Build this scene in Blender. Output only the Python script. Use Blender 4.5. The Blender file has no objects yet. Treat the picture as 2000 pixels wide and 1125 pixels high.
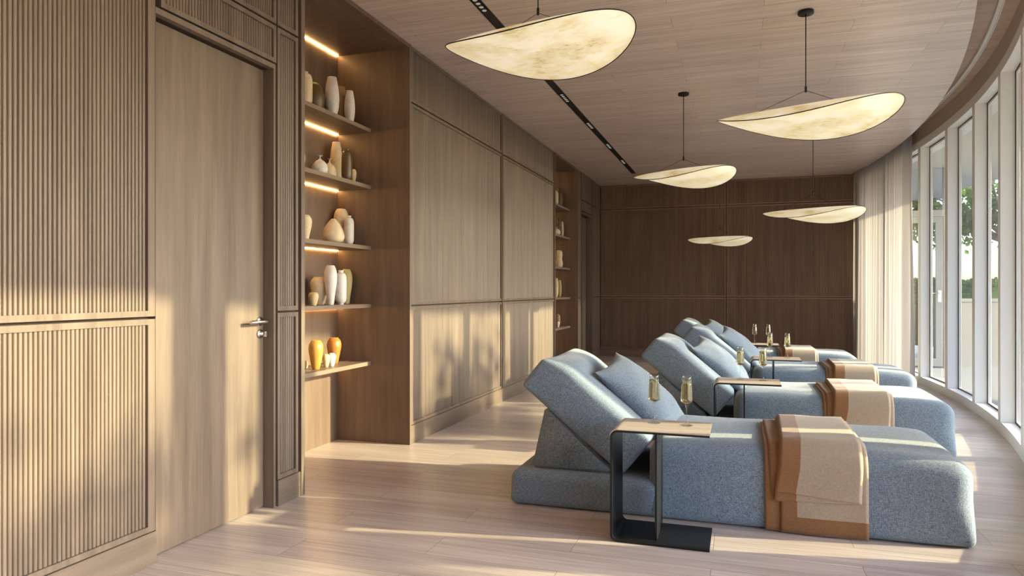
import bpy, bmesh, math, random
from mathutils import Vector, Matrix
random.seed(7)
C = bpy.context.scene.collection
PI = math.pi

# ------------------------------------------------------------------ camera, sky, sun, exposure
cam_d = bpy.data.cameras.new('camera')
cam = bpy.data.objects.new('camera', cam_d)
C.objects.link(cam)
bpy.context.scene.camera = cam
YAW = math.atan(447 / 1355)
cam.location = (0, 0, 1.252)
cam.rotation_euler = (PI / 2, 0, YAW)
cam_d.sensor_width = 36
cam_d.lens = 1355 / 2000 * 36
cam_d.shift_y = 4.5 / 2000
cam_d.clip_start = 0.05

SUN_DIR = Vector((-1, -0.17, -0.30))
world = bpy.data.worlds.new('world')
bpy.context.scene.world = world
world.use_nodes = True
wn = world.node_tree
bg = wn.nodes['Background']
sky = wn.nodes.new('ShaderNodeTexSky')
sky.sky_type = 'NISHITA'
sky.sun_disc = False
sky.sun_elevation = math.radians(17)
sky.sun_rotation = math.radians(80)
sky.air_density = 1.0
sky.dust_density = 3.0
hz = wn.nodes.new('ShaderNodeMix'); hz.data_type = 'RGBA'; hz.blend_type = 'MULTIPLY'
hz.inputs[0].default_value = 1.0
hz.inputs[7].default_value = (0.80, 0.95, 1.25, 1)
wn.links.new(sky.outputs[0], hz.inputs[6])
wn.links.new(hz.outputs[2], bg.inputs['Color'])
bg.inputs['Strength'].default_value = 1.18

sun_d = bpy.data.lights.new('sun', 'SUN')
sun_d.energy = 12.5
sun_d.color = (1.0, 0.87, 0.50)
sun_d.angle = math.radians(0.75)
sun = bpy.data.objects.new('sun', sun_d)
C.objects.link(sun)
sun.rotation_euler = SUN_DIR.to_track_quat('-Z', 'Y').to_euler()

vs = bpy.context.scene.view_settings
vs.view_transform = 'Standard'
vs.look = 'None'
vs.gamma = 1
vs.use_curve_mapping = False
vs.exposure = 0.0
cyc = bpy.context.scene.cycles
cyc.use_denoising = True
cyc.max_bounces = 14
cyc.diffuse_bounces = 8
cyc.transparent_max_bounces = 24
cyc.caustics_reflective = False
cyc.caustics_refractive = False
cyc.sample_clamp_indirect = 6

# ------------------------------------------------------------------ helpers
def tag(o, label=None, cat=None, group=None, kind=None):
    if label: o['label'] = label
    if cat: o['category'] = cat
    if group: o['group'] = group
    if kind: o['kind'] = kind
    return o

def empty(name, loc, rz=0):
    o = bpy.data.objects.new(name, None)
    C.objects.link(o)
    o.location = loc
    o.rotation_euler = (0, 0, rz)
    o.empty_display_size = 0.1
    return o

def obj(name, bm, mats, parent=None, smooth=False, origin=None):
    """link a bmesh as one object; origin shifts the mesh so its own origin sits there"""
    me = bpy.data.meshes.new(name)
    bmesh.ops.recalc_face_normals(bm, faces=bm.faces)
    if origin is not None:
        bmesh.ops.translate(bm, verts=bm.verts, vec=-Vector(origin))
    bm.to_mesh(me)
    bm.free()
    if not isinstance(mats, (list, tuple)): mats = [mats]
    for m in mats: me.materials.append(m)
    if smooth:
        for p in me.polygons: p.use_smooth = True
    o = bpy.data.objects.new(name, me)
    C.objects.link(o)
    if parent is not None: o.parent = parent
    if origin is not None: o.location = origin
    return o

def struct(name, bm, mats, parent=None, smooth=False):
    o = obj(name, bm, mats, parent, smooth)
    if parent is None: o['kind'] = 'structure'
    return o

def copy_tree(o, parent=None):
    c = o.copy()
    C.objects.link(c)
    c.parent = parent
    for ch in list(o.children): copy_tree(ch, c)
    return c

def NB(): return bmesh.new()

def box(bm, x0, x1, y0, y1, z0, z1, mi=0):
    v = [bm.verts.new(p) for p in ((x0,y0,z0),(x1,y0,z0),(x1,y1,z0),(x0,y1,z0),(x0,y0,z1),(x1,y0,z1),(x1,y1,z1),(x0,y1,z1))]
    for f in ((0,3,2,1),(4,5,6,7),(0,1,5,4),(1,2,6,5),(2,3,7,6),(3,0,4,7)):
        bm.faces.new([v[i] for i in f]).material_index = mi
    return bm

def prism(bm, poly, z0, z1, mi=0):
    a = [bm.verts.new((x, y, z0)) for x, y in poly]
    b = [bm.verts.new((x, y, z1)) for x, y in poly]
    n = len(poly)
    bm.faces.new(a[::-1]).material_index = mi
    bm.faces.new(b).material_index = mi
    for i in range(n):
        bm.faces.new((a[i], a[(i+1) % n], b[(i+1) % n], b[i])).material_index = mi

def tube(bm, pts, r, n=8, cap=True):
    rings = []
    pts = [Vector(p) for p in pts]
    for i, p in enumerate(pts):
        t = (pts[min(i+1, len(pts)-1)] - pts[max(i-1, 0)]).normalized()
        u = t.cross(Vector((0, 0, 1)))
        if u.length < 1e-3: u = t.cross(Vector((0, 1, 0)))
        u.normalize(); w = t.cross(u).normalized()
        rr = r[i] if isinstance(r, (list, tuple)) else r
        rings.append([bm.verts.new(p + rr*(math.cos(2*PI*k/n)*u + math.sin(2*PI*k/n)*w)) for k in range(n)])
    for a, b in zip(rings, rings[1:]):
        for k in range(n):
            f = bm.faces.new((a[k], a[(k+1) % n], b[(k+1) % n], b[k])); f.smooth = True
    if cap:
        bm.faces.new(rings[0][::-1]); bm.faces.new(rings[-1])

def lathe(bm, prof, cx=0, cy=0, cz=0, n=28, mi=0):
    """prof: (r, z) list from bottom to top; r=0 closes to a point"""
    rings = []
    for r, z in prof:
        if r <= 1e-6: rings.append([bm.verts.new((cx, cy, cz+z))])
        else: rings.append([bm.verts.new((cx+r*math.cos(2*PI*k/n), cy+r*math.sin(2*PI*k/n), cz+z)) for k in range(n)])
    for a, b in zip(rings, rings[1:]):
        for k in range(n):
            k2 = (k+1) % n
            if len(a) == 1 and len(b) == 1: continue
            if len(a) == 1: f = bm.faces.new((a[0], b[k2], b[k]))
            elif len(b) == 1: f = bm.faces.new((a[k], a[k2], b[0]))
            else: f = bm.faces.new((a[k], a[k2], b[k2], b[k]))
            f.smooth = True; f.material_index = mi

def rbox(hx, hy, hz, r, deform=None, n=22, er=5, r_low=None):
    """rounded box centred at 0 with half sizes; deform(p,u,v,w) may move each point"""
    def grid(h):
        e = [-h + r*(1-math.cos(PI/2*i/er)) for i in range(er)]
        m = [-h + r + (2*h-2*r)*i/n for i in range(n+1)]
        e2 = [-a for a in e[::-1]]
        return e + m + e2
    gx, gy, gz = grid(hx), grid(hy), grid(hz)
    bm = NB(); cache = {}
    def vert(x, y, z):
        k = (round(x, 6), round(y, 6), round(z, 6))
        if k in cache: return cache[k]
        p = Vector((x, y, z))
        rr = r if r_low is None or z >= 0 else r + (r_low-r)*min(1, -z/hz*1.3)
        q = Vector((max(-hx+rr, min(hx-rr, x)), max(-hy+rr, min(hy-rr, y)), max(-hz+rr, min(hz-rr, z))))
        d = p - q
        if d.length > 1e-9:
            # the shell: keep the flat faces flat and round the edges
            p = q + rr*d.normalized()
        if deform: p = Vector(deform(p, p.x/hx, p.y/hy, p.z/hz))
        cache[k] = bm.verts.new(p)
        return cache[k]
    def face(A, B, fn):
        for i in range(len(A)-1):
            for j in range(len(B)-1):
                vs_ = [vert(*fn(a, b)) for a, b in ((A[i],B[j]),(A[i+1],B[j]),(A[i+1],B[j+1]),(A[i],B[j+1]))]
                if len(set(vs_)) >= 3:
                    u = []
                    for v in vs_:
                        if v not in u: u.append(v)
                    try: bm.faces.new(u).smooth = True
                    except ValueError: pass
    for s in (-1, 1):
        face(gx, gy, lambda a, b: (a, b, s*hz))
        face(gx, gz, lambda a, b: (a, s*hy, b))
        face(gy, gz, lambda a, b: (s*hx, a, b))
    return bm

def xform(bm, M):
    bmesh.ops.transform(bm, matrix=M, verts=bm.verts)
    return bm

def lin(r, g, b):
    f = lambda c: (c/255/12.92) if c/255 <= 0.04045 else ((c/255+0.055)/1.055)**2.4
    return (f(r), f(g), f(b), 1)

# ------------------------------------------------------------------ materials
def new_mat(name):
    m = bpy.data.materials.new(name)
    m.use_nodes = True
    nt = m.node_tree
    return m, nt, nt.nodes['Principled BSDF']

def N(nt, t, **kw):
    n = nt.nodes.new(t)
    for k, v in kw.items():
        if k in n.inputs.keys(): n.inputs[k].default_value = v
        else: setattr(n, k, v)
    return n

def ramp(nt, src, stops):
    r = nt.nodes.new('ShaderNodeValToRGB')
    e = r.color_ramp.elements
    while len(e) < len(stops): e.new(0.5)
    for el, (p, c) in zip(e, stops):
        el.position = p; el.color = c
    nt.links.new(src, r.inputs[0])
    return r

def mix(nt, a, b, fac, mode='MIX'):
    m = nt.nodes.new('ShaderNodeMix'); m.data_type = 'RGBA'; m.blend_type = mode
    for s, v in ((0, fac), (6, a), (7, b)):
        if hasattr(v, 'links') or hasattr(v, 'is_linked'): nt.links.new(v, m.inputs[s])
        else: m.inputs[s].default_value = v
    return m.outputs[2]

def plain(name, col, rough=0.5, metal=0, spec=0.5):
    m, nt, b = new_mat(name)
    b.inputs['Base Color'].default_value = col
    b.inputs['Roughness'].default_value = rough
    b.inputs['Metallic'].default_value = metal
    b.inputs['Specular IOR Level'].default_value = spec
    n = N(nt, 'ShaderNodeTexNoise', Scale=60.0, Detail=3.0)
    r = ramp(nt, n.outputs['Fac'], [(0, (rough*0.85,)*3+(1,)), (1, (min(1, rough*1.15),)*3+(1,))])
    nt.links.new(r.outputs[0], b.inputs['Roughness'])
    return m

def wood(name, dark, light, axis='z', rough=0.45, slat=None, planks=None, contrast=1.0, spec=0.35):
    """wood with grain along an axis; slat = pitch for slat to slat variation; planks = (length,row,x0,y0)"""
    m, nt, b = new_mat(name)
    tc = N(nt, 'ShaderNodeTexCoord')
    src = tc.outputs['Object']
    def stretched(sc_long, sc_wide):
        mp = N(nt, 'ShaderNodeMapping')
        s = {'x': (sc_long, sc_wide, sc_wide), 'y': (sc_wide, sc_long, sc_wide), 'z': (sc_wide, sc_wide, sc_long)}[axis]
        mp.inputs['Scale'].default_value = s
        nt.links.new(src, mp.inputs['Vector'])
        return mp.outputs[0]
    offv = None
    col = None
    if planks:
        L, row, x0, y0 = planks
        mp = N(nt, 'ShaderNodeMapping')
        mp.inputs['Location'].default_value = (-x0, -y0, 0)
        nt.links.new(src, mp.inputs['Vector'])
        # keep the brick pattern flat: drop z
        sx = N(nt, 'ShaderNodeSeparateXYZ'); nt.links.new(mp.outputs[0], sx.inputs[0])
        cx = N(nt, 'ShaderNodeCombineXYZ')
        nt.links.new(sx.outputs[0], cx.inputs[0]); nt.links.new(sx.outputs[1], cx.inputs[1])
        br = N(nt, 'ShaderNodeTexBrick', Scale=1.0)
        br.inputs['Mortar Size'].default_value = 0.0012
        br.inputs['Mortar Smooth'].default_value = 0.1
        br.inputs['Brick Width'].default_value = L
        br.inputs['Row Height'].default_value = row
        br.inputs['Color1'].default_value = (0, 0, 0, 1)
        br.inputs['Color2'].default_value = (1, 1, 1, 1)
        br.inputs['Mortar'].default_value = (0.5, 0.5, 0.5, 1)
        br.offset = 0.5
        nt.links.new(cx.outputs[0], br.inputs['Vector'])
        # shift the grain per plank
        ad = N(nt, 'ShaderNodeVectorMath', operation='MULTIPLY_ADD')
        nt.links.new(br.outputs['Color'], ad.inputs[0]); ad.inputs[1].default_value = (7, 3, 5)
        nt.links.new(src, ad.inputs[2])
        src = ad.outputs[0]
    n1 = N(nt, 'ShaderNodeTexNoise', Scale=1.0, Detail=6.0, Roughness=0.62, Distortion=0.25)
    nt.links.new(stretched(0.9, 14), n1.inputs['Vector'])
    n2 = N(nt, 'ShaderNodeTexNoise', Scale=1.0, Detail=4.0, Roughness=0.7)
    nt.links.new(stretched(*((1.6, 95) if planks else (3.0, 170))), n2.inputs['Vector'])
    r1 = ramp(nt, n1.outputs['Fac'], [(0.5-0.24/contrast, dark), (0.5+0.22/contrast, light)])
    mid = tuple(0.5*(a+c) for a, c in zip(dark, light))
    r2 = ramp(nt, n2.outputs['Fac'], [(0.3, ((0.55 if planks else 0.80),)*3+(1,)), (0.7, ((1.25 if planks else 1.12),)*3+(1,))])
    out = mix(nt, r1.outputs[0], r2.outputs[0], 0.65, 'MULTIPLY')
    if slat:
        sp = N(nt, 'ShaderNodeSeparateXYZ'); nt.links.new(tc.outputs['Object'], sp.inputs[0])
        sm = N(nt, 'ShaderNodeMath', operation='ADD'); nt.links.new(sp.outputs[0], sm.inputs[0]); nt.links.new(sp.outputs[1], sm.inputs[1])
        # only the running coordinate may vary: snap hard
        dv = N(nt, 'ShaderNodeMath', operation='DIVIDE'); nt.links.new(sp.outputs[slat[1]], dv.inputs[0]); dv.inputs[1].default_value = slat[0]
        fl = N(nt, 'ShaderNodeMath', operation='FLOOR'); nt.links.new(dv.outputs[0], fl.inputs[0])
        wh = N(nt, 'ShaderNodeTexWhiteNoise', noise_dimensions='1D'); nt.links.new(fl.outputs[0], wh.inputs['W'])
        r3 = ramp(nt, wh.outputs['Value'], [(0, (0.86,)*3+(1,)), (1, (1.1,)*3+(1,))])
        out = mix(nt, out, r3.outputs[0], 0.8, 'MULTIPLY')
    if planks:
        r4 = ramp(nt, br.outputs['Color'], [(0, (0.93,)*3+(1,)), (1, (1.05,)*3+(1,))])
        out = mix(nt, out, r4.outputs[0], 1.0, 'MULTIPLY')
        out = mix(nt, out, tuple(0.30*c for c in dark[:3])+(1,), br.outputs['Fac'])
    nt.links.new(out, b.inputs['Base Color'])
    b.inputs['Roughness'].default_value = rough
    b.inputs['Specular IOR Level'].default_value = spec
    bp = N(nt, 'ShaderNodeBump', Strength=0.08, Distance=0.004)
    nt.links.new(n2.outputs['Fac'], bp.inputs['Height'])
    nt.links.new(bp.outputs[0], b.inputs['Normal'])
    return m

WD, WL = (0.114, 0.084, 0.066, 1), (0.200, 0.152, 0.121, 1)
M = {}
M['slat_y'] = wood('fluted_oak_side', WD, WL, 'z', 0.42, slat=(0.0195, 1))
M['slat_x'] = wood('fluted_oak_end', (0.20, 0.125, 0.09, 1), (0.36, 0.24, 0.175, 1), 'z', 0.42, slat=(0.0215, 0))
M['panel'] = wood('oak_panel', WD, WL, 'z', 0.42)
M['panel_h'] = wood('oak_rail', WD, WL, 'y', 0.42)
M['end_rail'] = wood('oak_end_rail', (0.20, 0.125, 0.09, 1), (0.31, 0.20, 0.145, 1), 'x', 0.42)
M['backing'] = plain('dark_backing', (0.035, 0.022, 0.015, 1), 0.8)
M['niche'] = wood('niche_oak', (0.120, 0.078, 0.056, 1), (0.190, 0.132, 0.098, 1), 'z', 0.42)
M['shelf'] = wood('shelf_oak', (0.165, 0.115, 0.085, 1), (0.255, 0.19, 0.145, 1), 'y', 0.42)
M['floor'] = wood('floor_planks', (0.45, 0.372, 0.342, 1), (0.68, 0.585, 0.55, 1), 'x', 0.30, planks=(1.30, 0.2425, 0.523, 3.483), contrast=0.9, spec=0.5)
M['ceil'] = wood('ceiling_planks', (0.56, 0.455, 0.41, 1), (0.82, 0.70, 0.65, 1), 'x', 0.30, planks=(1.29, 0.2445, 0.80, 5.40), contrast=0.9, spec=0.75)
M['pocket'] = wood('pocket_planks', (0.42, 0.31, 0.25, 1), (0.60, 0.47, 0.39, 1), 'x', 0.5)
M['white'] = plain('white_paint', (0.78, 0.765, 0.745, 1), 0.4)
M['cream_paint'] = plain('inner_face_paint', (0.72, 0.62, 0.52, 1), 0.5)
M['fascia'] = plain('fascia_paint', (0.50, 0.40, 0.33, 1), 0.55)
M['black'] = plain('black_steel', (0.018, 0.019, 0.021, 1), 0.38, 0.6)
M['outer_frame'] = plain('outer_frame_paint', (0.42, 0.41, 0.40, 1), 0.5)
M['gasket'] = plain('black_gasket', (0.01, 0.01, 0.01, 1), 0.6)
M['tabletop'] = wood('table_veneer', (0.40, 0.33, 0.285, 1), (0.55, 0.47, 0.415, 1), 'x', 0.4)
M['chrome'] = plain('brushed_steel', (0.62, 0.60, 0.57, 1), 0.22, 1.0)
M['paving'] = plain('terrace_paving', (0.22, 0.215, 0.205, 1), 0.8)
M['concrete'] = plain('parapet_concrete', (0.16, 0.152, 0.14, 1), 0.85)
M['soffit'] = plain('soffit_paint', (0.55, 0.54, 0.51, 1), 0.7)
M['bark'] = plain('bark', (0.16, 0.12, 0.11, 1), 0.9)

def window_glass(name, tint=(0.96, 0.975, 0.97, 1), f0=0.02, f1=0.55):
    """clear pane: transparent, with mirror reflection rising towards grazing angles"""
    m = bpy.data.materials.new(name); m.use_nodes = True
    nt = m.node_tree; nt.nodes.clear()
    o = N(nt, 'ShaderNodeOutputMaterial')
    t = N(nt, 'ShaderNodeBsdfTransparent'); t.inputs[0].default_value = tint
    g = N(nt, 'ShaderNodeBsdfGlossy'); g.inputs['Roughness'].default_value = 0.0
    lw = N(nt, 'ShaderNodeLayerWeight'); lw.inputs['Blend'].default_value = 0.5
    pw = N(nt, 'ShaderNodeMath', operation='POWER'); nt.links.new(lw.outputs['Facing'], pw.inputs[0]); pw.inputs[1].default_value = 5.0
    fr = N(nt, 'ShaderNodeMath', operation='MULTIPLY_ADD'); nt.links.new(pw.outputs[0], fr.inputs[0]); fr.inputs[1].default_value = f1; fr.inputs[2].default_value = f0
    mx = N(nt, 'ShaderNodeMixShader')
    nt.links.new(fr.outputs[0], mx.inputs[0]); nt.links.new(t.outputs[0], mx.inputs[1]); nt.links.new(g.outputs[0], mx.inputs[2])
    nt.links.new(mx.outputs[0], o.inputs[0])
    return m
M['glass'] = window_glass('window_glass')
M['flute'] = window_glass('flute_crystal', (0.95, 0.95, 0.95, 1), 0.06, 0.9)
def champagne():
    m, nt, b = new_mat('champagne')
    b.inputs['Base Color'].default_value = (0.93, 0.80, 0.42, 1)
    b.inputs['Roughness'].default_value = 0.02
    b.inputs['IOR'].default_value = 1.30
    b.inputs['Transmission Weight'].default_value = 1.0
    return m
M['champagne'] = champagne()

def fabric(name, c1, c2, scale=420, bump=0.35, sheen=0.25):
    m, nt, b = new_mat(name)
    tc = N(nt, 'ShaderNodeTexCoord')
    outs = []
    for sc in ((scale, scale*0.16, scale), (scale*0.16, scale, scale), (scale, scale, scale*0.16)):
        mp = N(nt, 'ShaderNodeMapping'); mp.inputs['Scale'].default_value = sc
        nt.links.new(tc.outputs['Object'], mp.inputs[0])
        n = N(nt, 'ShaderNodeTexNoise', Scale=1.0, Detail=2.0)
        nt.links.new(mp.outputs[0], n.inputs['Vector'])
        outs.append(n.outputs['Fac'])
    a = N(nt, 'ShaderNodeMath', operation='ADD'); nt.links.new(outs[0], a.inputs[0]); nt.links.new(outs[1], a.inputs[1])
    a2 = N(nt, 'ShaderNodeMath', operation='ADD'); nt.links.new(a.outputs[0], a2.inputs[0]); nt.links.new(outs[2], a2.inputs[1])
    d = N(nt, 'ShaderNodeMath', operation='DIVIDE'); nt.links.new(a2.outputs[0], d.inputs[0]); d.inputs[1].default_value = 3.0
    r = ramp(nt, d.outputs[0], [(0.40, c1), (0.60, c2)])
    nt.links.new(r.outputs[0], b.inputs['Base Color'])
    b.inputs['Roughness'].default_value = 0.95
    b.inputs['Specular IOR Level'].default_value = 0.1
    b.inputs['Sheen Weight'].default_value = sheen
    b.inputs['Sheen Roughness'].default_value = 0.5
    bp = N(nt, 'ShaderNodeBump', Strength=bump, Distance=0.003)
    nt.links.new(d.outputs[0], bp.inputs['Height']); nt.links.new(bp.outputs[0], b.inputs['Normal'])
    return m
M['blue'] = fabric('blue_grey_weave', (0.082, 0.115, 0.165, 1), (0.30, 0.37, 0.445, 1))
M['tan'] = fabric('tan_wool', (0.32, 0.25, 0.185, 1), (0.46, 0.375, 0.29, 1), 500, 0.25)
M['rust'] = fabric('rust_wool', (0.20, 0.098, 0.045, 1), (0.29, 0.15, 0.07, 1), 500, 0.25)

def curtain_mat():
    m = bpy.data.materials.new('sheer_linen'); m.use_nodes = True
    nt = m.node_tree; nt.nodes.clear()
    o = N(nt, 'ShaderNodeOutputMaterial')
    d = N(nt, 'ShaderNodeBsdfDiffuse'); d.inputs[0].default_value = (0.62, 0.59, 0.57, 1)
    tl = N(nt, 'ShaderNodeBsdfTranslucent'); tl.inputs[0].default_value = (0.30, 0.28, 0.29, 1)
    tr = N(nt, 'ShaderNodeBsdfTransparent'); tr.inputs[0].default_value = (1, 1, 1, 1)
    m1 = N(nt, 'ShaderNodeMixShader'); m1.inputs[0].default_value = 0.5
    nt.links.new(d.outputs[0], m1.inputs[1]); nt.links.new(tl.outputs[0], m1.inputs[2])
    tc = N(nt, 'ShaderNodeTexCoord'); n = N(nt, 'ShaderNodeTexNoise', Scale=90.0, Detail=2.0)
    nt.links.new(tc.outputs['Object'], n.inputs['Vector'])
    r = ramp(nt, n.outputs['Fac'], [(0.35, (0.12,)*3+(1,)), (0.65, (0.16,)*3+(1,))])
    m2 = N(nt, 'ShaderNodeMixShader'); nt.links.new(r.outputs[0], m2.inputs[0])
    nt.links.new(m1.outputs[0], m2.inputs[1]); nt.links.new(tr.outputs[0], m2.inputs[2])
    nt.links.new(m2.outputs[0], o.inputs[0])
    return m
M['curtain'] = curtain_mat()

def emit(name, col, s):
    m, nt, b = new_mat(name)
    b.inputs['Base Color'].default_value = (0.1, 0.1, 0.1, 1)
    b.inputs['Emission Color'].default_value = col
    b.inputs['Emission Strength'].default_value = s
    return m
M['led'] = emit('warm_led', (1.0, 0.56, 0.20, 1), 42)
M['spot'] = emit('spot_lens', (1.0, 0.90, 0.78, 1), 0.3)

def shade_mat():
    m, nt, b = new_mat('parchment_shade')
    tc = N(nt, 'ShaderNodeTexCoord')
    mp = N(nt, 'ShaderNodeMapping'); mp.inputs['Scale'].default_value = (13, 36, 36)
    nt.links.new(tc.outputs['Object'], mp.inputs[0])
    n = N(nt, 'ShaderNodeTexNoise', Scale=1.0, Detail=10.0, Roughness=0.80, Distortion=0.6)
    nt.links.new(mp.outputs[0], n.inputs['Vector'])
    n2 = N(nt, 'ShaderNodeTexNoise', Scale=3.2, Detail=4.0)
    nt.links.new(tc.outputs['Object'], n2.inputs['Vector'])
    ad = N(nt, 'ShaderNodeMath', operation='ADD'); nt.links.new(n.outputs['Fac'], ad.inputs[0])
    ml = N(nt, 'ShaderNodeMath', operation='MULTIPLY'); nt.links.new(n2.outputs['Fac'], ml.inputs[0]); ml.inputs[1].default_value = 0.7
    nt.links.new(ml.outputs[0], ad.inputs[1])
    r = ramp(nt, ad.outputs[0], [(0.64, (0.52, 0.40, 0.17, 1)), (0.80, (0.80, 0.70, 0.43, 1)), (0.98, (1.0, 0.93, 0.74, 1))])
    nt.links.new(r.outputs[0], b.inputs['Base Color'])
    nt.links.new(r.outputs[0], b.inputs['Emission Color'])
    b.inputs['Emission Strength'].default_value = 0.50
    b.inputs['Roughness'].default_value = 0.8
    return m
M['shade'] = shade_mat()

def ceramic(name, col, mott=0.25, rough=0.6):
    m, nt, b = new_mat(name)
    tc = N(nt, 'ShaderNodeTexCoord')
    n = N(nt, 'ShaderNodeTexNoise', Scale=16.0, Detail=7.0, Roughness=0.7, Distortion=0.8)
    nt.links.new(tc.outputs['Object'], n.inputs['Vector'])
    dk = tuple(c*(1-mott) for c in col[:3]) + (1,)
    r = ramp(nt, n.outputs['Fac'], [(0.32, dk), (0.58, col)])
    nt.links.new(r.outputs[0], b.inputs['Base Color'])
    b.inputs['Roughness'].default_value = rough
    return m
M['v_white'] = ceramic('white_stoneware', (0.66, 0.62, 0.61, 1), 0.22)
M['v_cream'] = ceramic('cream_stoneware', (0.66, 0.54, 0.37, 1), 0.25)
M['v_sand'] = ceramic('sand_stoneware', (0.60, 0.46, 0.27, 1), 0.28)
M['v_olive'] = ceramic('olive_stoneware', (0.44, 0.36, 0.18, 1), 0.2)
M['v_brown'] = ceramic('brown_stoneware', (0.10, 0.062, 0.025, 1), 0.3, 0.4)
M['v_taupe'] = ceramic('taupe_stoneware', (0.27, 0.175, 0.09, 1), 0.2)
M['v_ochre'] = ceramic('ochre_glaze', (0.50, 0.25, 0.055, 1), 0.25, 0.35)
M['v_amber'] = ceramic('amber_glaze', (0.42, 0.165, 0.035, 1), 0.3, 0.35)

def leaf_mat(name, c1, c2):
    m = bpy.data.materials.new(name); m.use_nodes = True
    nt = m.node_tree; nt.nodes.clear()
    o = N(nt, 'ShaderNodeOutputMaterial')
    tc = N(nt, 'ShaderNodeTexCoord'); n = N(nt, 'ShaderNodeTexNoise', Scale=3.0, Detail=3.0)
    nt.links.new(tc.outputs['Object'], n.inputs['Vector'])
    r = ramp(nt, n.outputs['Fac'], [(0.35, c1), (0.65, c2)])
    d = N(nt, 'ShaderNodeBsdfDiffuse'); tl = N(nt, 'ShaderNodeBsdfTranslucent')
    nt.links.new(r.outputs[0], d.inputs[0]); nt.links.new(r.outputs[0], tl.inputs[0])
    mx = N(nt, 'ShaderNodeMixShader'); mx.inputs[0].default_value = 0.45
    nt.links.new(d.outputs[0], mx.inputs[1]); nt.links.new(tl.outputs[0], mx.inputs[2]); nt.links.new(mx.outputs[0], o.inputs[0])
    return m
M['leaf'] = leaf_mat('tree_leaf', (0.045, 0.11, 0.02, 1), (0.20, 0.30, 0.06, 1))
M['hedge'] = leaf_mat('hedge_leaf', (0.02, 0.055, 0.015, 1), (0.09, 0.16, 0.04, 1))

# ------------------------------------------------------------------ room dimensions
WX = -2.55            # face of the panelled side wall
H = 3.247             # ceiling
YB = 13.116           # face of the end wall
TOP = 3.46
YC = 9.2686
def win_x(y, off=0.0):
    R = 15.3284 if y <= YC else 20.0
    cx = 2.3119 - R
    return cx + math.sqrt((R+off)**2 - (y-YC)**2)
def win_p(y, off=0.0):
    R = 15.3284 if y <= YC else 20.0
    cx = 2.3119 - R
    a = math.asin((y-YC)/R)
    return (cx + (R+off)*math.cos(a), YC + (R+off)*math.sin(a))
def ceil_x(y): return -16.9585 + math.sqrt(19.033**2 - (y-9.994)**2)

def arc_strip(bm, y0, y1, o0, o1, z0, z1, n=24, mi=0):
    ys = [y0 + (y1-y0)*i/n for i in range(n+1)]
    poly = [win_p(y, o0) for y in ys] + [win_p(y, o1) for y in ys[::-1]]
    rows = []
    for y in ys:
        a = win_p(y, o0); b = win_p(y, o1)
        rows.append([bm.verts.new((a[0], a[1], z0)), bm.verts.new((b[0], b[1], z0)), bm.verts.new((b[0], b[1], z1)), bm.verts.new((a[0], a[1], z1))])
    for r, s in zip(rows, rows[1:]):
        for k in range(4):
            bm.faces.new((r[k], r[(k+1) % 4], s[(k+1) % 4], s[k])).material_index = mi
    bm.faces.new(rows[0]).material_index = mi; bm.faces.new(rows[-1][::-1]).material_index = mi

# ------------------------------------------------------------------ floor and ceiling
ys_arc = [3.80 + (13.2-3.80)*i/40 for i in range(41)]
bm = NB()
prism(bm, [(-3.30, -3.0), (2.75, -3.0), (2.75, 3.62)] + [win_p(y, 0.25) for y in ys_arc] + [(-3.30, 13.2)], -0.08, 0.0)
struct('floor', bm, M['floor'])
bm = NB()
ysc = [3.64 + (13.16-3.64)*i/60 for i in range(61)]
prism(bm, [(-3.30, -3.0), (2.25, -3.0), (2.25, 3.56), (1.2, 3.56)] + [(ceil_x(y), y) for y in ysc] + [(-3.30, 13.16)], H, H+0.05)
ceiling = struct('ceiling', bm, M['ceil'])
bm = NB()
prism(bm, [(-3.45, -3.1), (2.84, -3.1), (2.84, 3.70), (1.45, 3.70)] + [win_p(y, 0.3) for y in ys_arc] + [(-3.45, 13.4)], TOP, TOP+0.12)
obj('pocket_ceiling', bm, M['pocket'], ceiling)

# ------------------------------------------------------------------ side wall with fluted panels
BX = WX - 0.035
bm = NB()
DOOR0, DOOR1, DTOP = 2.508, 3.372, 2.525
N1a, N1b = 3.612, 5.097      # first shelving niche, outer faces
N2a, N2b = 9.690, 11.190
D2a, D2b, D2T = 11.50, 12.34, 2.555
for a, b in ((-3.0, DOOR0), (DOOR1, N1a), (N1b, N2a), (N2b, D2a), (D2b, 13.2)):
    box(bm, -3.4, BX, a, b, 0, TOP)
for a, b, t in ((DOOR0, DOOR1, DTOP), (D2a, D2b, D2T)):
    box(bm, -3.4, BX, a, b, t, TOP)
    box(bm, -3.4, -2.75, a, b, 0, t)
for a, b in ((N1a, N1b), (N2a, N2b)):
    box(bm, -3.4, -3.25, a, b, 0, TOP)
    box(bm, -3.25, BX, a, b, H, TOP)
wall_left = struct('wall_left', bm, M['backing'])

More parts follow.
